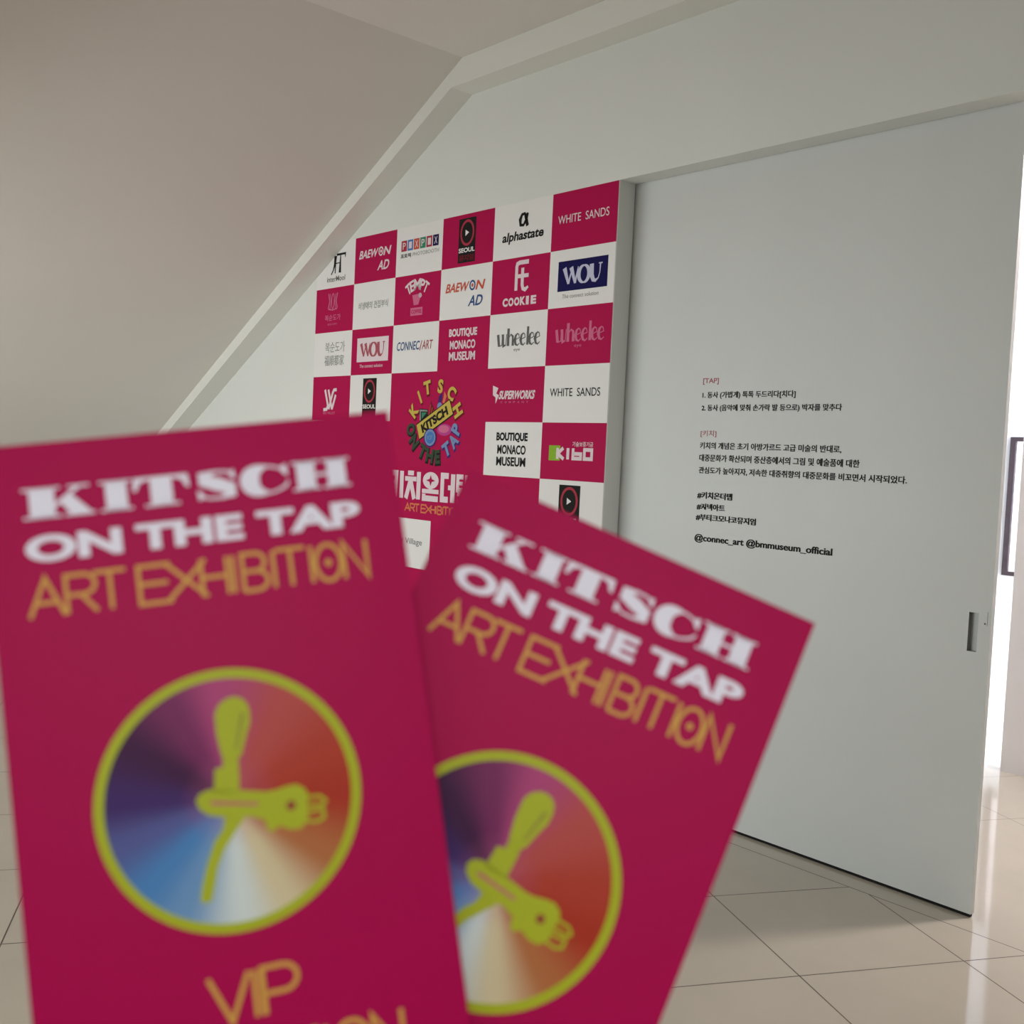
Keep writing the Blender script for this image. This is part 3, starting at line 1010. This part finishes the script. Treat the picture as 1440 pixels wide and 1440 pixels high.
def ticket(origin, U, Up, N, k, label):
    U, Up, N = Vector(U), Vector(Up), Vector(N)
    cpos = Vector((0.0, -3.4872, 1.5))
    o0 = cpos + (Vector(origin) - cpos) * k                     # top left corner
    root = empty('ticket')
    mw = Matrix((U * k, Up * k, -N * k)).transposed().to_4x4()
    mw.translation = o0 + U * k * (TKW / 2) - Up * k * TKH      # base: middle of the bottom edge
    root.matrix_world = mw
    put(root, label, 'ticket', 'paper exhibition tickets held up in front of the lens')
    x = lambda u: u - TKW / 2
    y = lambda v: TKH - v
    b = MB()
    b.box((x(0), 0, -0.0005), (x(TKW), TKH, 0.0), M_CARD)
    put(b.build('card', root))
    z1, z2, z3 = 0.00004, 0.00008, 0.00012
    b = MB()
    b.step = 1.5e-6
    fat_title(b, x(.0086), x(.0880), y(.0187), y(.0112), z1, M_CARDW)
    for s, u0, u1 in (('ON', .0083, .0305), ('THE', .0338, .0596), ('TAP', .0630, .0893)):
        b.text(s, x(u0), x(u1), y(.0293), y(.0228), z1, M_CARDW, 0.045)
    put(b.build('title_lettering', root), 'white two-line title lettering')
    b = MB()
    b.step = 1.5e-6
    b.strokes(EXH, x(.0080), x(.0898), y(.0426), y(.0333), z1, M_GOLD, .00098, ADV)
    b.disc(x(.0080 + .8755 * .0818), y(.038), .0009, .0009, z1, M_GOLD, 16)
    put(b.build('exhibition_lettering', root), 'thin gold ART EXHIBITION lettering')
    b = MB()
    b.step = 1.5e-6
    b.strokes('VIP', x(.0391), x(.0600), y(.1441), y(.1333), z1, M_GOLD, .00115, [(0, .45), (.455, .10), (.58, .42)])
    b.rect(x(.0507), x(.0513), y(.1441), y(.1333), z1, M_GOLD)
    b.strokes('INVITATION', x(.0150), x(.0838), y(.1600), y(.1497), z1, M_GOLD, .00115,
              [(0, .03), (.04, .11), (.16, .12), (.29, .03), (.33, .12), (.45, .13), (.58, .12), (.71, .03), (.755, .12), (.885, .115)])
    put(b.build('invitation_lettering', root), 'thin gold VIP lettering near the bottom')
    b = MB()
    b.disc(x(CX), y(CY), CR, CR, z1, conic_material(x(CX), y(CY)), 96)
    em = put(b.build('round_emblem', root), 'round rainbow print with a lime rim')
    b = MB()
    b.ring(x(CX), y(CY), CR, CR, .0024, z2, M_LIME, 120)
    put(b.build('emblem_rim', em))
    mm = lambda l: [(x(p[0] / 1000), y(p[1] / 1000)) for p in l]
    b = MB()
    b.step = 1.5e-6
    b.poly(mm([(48.3, 82.6), (47.9, 80.8), (47.4, 76.7), (47.5, 72.0), (48.1, 70.4), (49.2, 69.1), (51.0, 68.2), (52.8, 68.1), (54.4, 68.8), (55.5, 70.2),
               (55.9, 72.2), (55.7, 74.9), (54.5, 77.8), (52.9, 82.2), (51.9, 83.2)]), z2, M_LIME)
    b.poly(mm([(48.3, 82.4), (51.9, 83.0), (51.8, 85.8), (51.3, 91.2), (45.3, 90.3), (46.1, 84.8), (48.1, 84.6)]), z2, M_LIME)
    b.poly(mm([(40.9, 91.6), (41.9, 90.1), (44.2, 89.4), (50.8, 90.6), (57.4, 92.2), (59.7, 92.2), (62.7, 91.7), (65.0, 91.7), (66.9, 93.0), (67.5, 94.6),
               (66.8, 100.9), (64.8, 102.5), (62.3, 102.3), (59.8, 101.0), (57.7, 102.1), (56.7, 101.0), (56.6, 99.0), (53.9, 97.7), (50.6, 97.0),
               (46.7, 96.5), (43.5, 95.5), (41.5, 93.7)]), z2, M_LIME)
    b.poly(mm([(47.3, 96.4), (52.0, 97.3), (49.7, 100.0), (46.5, 103.9), (44.3, 108.1), (43.0, 112.8), (42.1, 115.5), (40.7, 115.9), (39.4, 114.9),
               (40.4, 111.2), (42.0, 106.5), (44.2, 101.8), (46.4, 99.4)]), z2, M_LIME)
    b.ribbon(mm([(67.2, 95.2), (70.4, 95.6), (71.6, 96.9), (70.8, 97.8), (67.3, 97.2)]), .0008, z2, M_LIME)
    b.ribbon(mm([(67.0, 98.8), (70.8, 98.8), (70.8, 100.8), (69.0, 101.5), (66.6, 101.0)]), .0008, z2, M_LIME)
    b.poly(mm([(44.4, 92.2), (55.5, 94.5), (55.4, 95.2), (44.3, 93.1)]), z3, M_ROSE)
    b.disc(x(.0631), y(.0966), .0012, .0012, z3, M_EYE, 20)
    b.poly(mm([(54.5, 72.6), (53.8, 72.2), (51.4, 81.0), (51.9, 81.0)]), z3, M_LIMED)
    put(b.build('tap_figure', em), 'lime drawing of a beer tap with a bird-like spout')
    return root


ticket((-0.27904, -3.41337, 1.49615), (0.44357, 0.88416, 0.14667), (-0.23899, -0.04104, 0.97015), (-0.86379, 0.46538, -0.1931), 0.97,
       'nearly upright magenta ticket reading VIP, in front of and overlapping the tilted ticket')
ticket((-0.21932, -3.30918, 1.49636), (0.64514, 0.67343, -0.36094), (0.08354, 0.40739, 0.90943), (-0.75948, 0.61686, -0.20657), 1.03,
       'magenta ticket leaning clockwise, its left side hidden behind the upright ticket')

# ---------------------------------------------------------------- picture on the gallery wall
FX0, FX1, FZ0, FZ1 = -3.455, -2.75, 0.808, 1.822
fr = put(empty('framed_picture', ((FX0 + FX1) / 2, 4.449, FZ0)), 'dark wooden frame with a pale sheet on the white gallery wall beyond the door', 'picture')
hw = (FX1 - FX0) / 2
fh = FZ1 - FZ0
b = MB()
wd = 0.04
b.box((-hw, -0.04, 0), (-hw + wd, 0, fh), M_FRAME)
b.box((hw - wd, -0.04, 0), (hw, 0, fh), M_FRAME)
b.box((-hw + wd, -0.04, 0), (hw - wd, 0, wd * .75), M_FRAME)
b.box((-hw + wd, -0.04, fh - wd * .75), (hw - wd, 0, fh), M_FRAME)
put(b.build('frame', fr))
b = MB()
b.box((-hw + wd, -0.015, wd * .75), (hw - wd, 0, fh - wd * .75), M_MAT)
put(b.build('mount', fr), 'pale sheet inside the frame')

# lamp fitting that carries the gallery light
lamp = put(empty('ceiling_lamp', (-0.85, 1.75, 3.0)), 'square ceiling lamp in the gallery behind the door', 'lamp')
b = MB()
b.box((-.18, -.18, 0), (.18, .18, .1), M_STEEL)
put(b.build('housing', lamp))
b = MB()
b.box((-.15, -.15, -.006), (.15, .15, 0), M_GLOW)
put(b.build('diffuser', lamp))
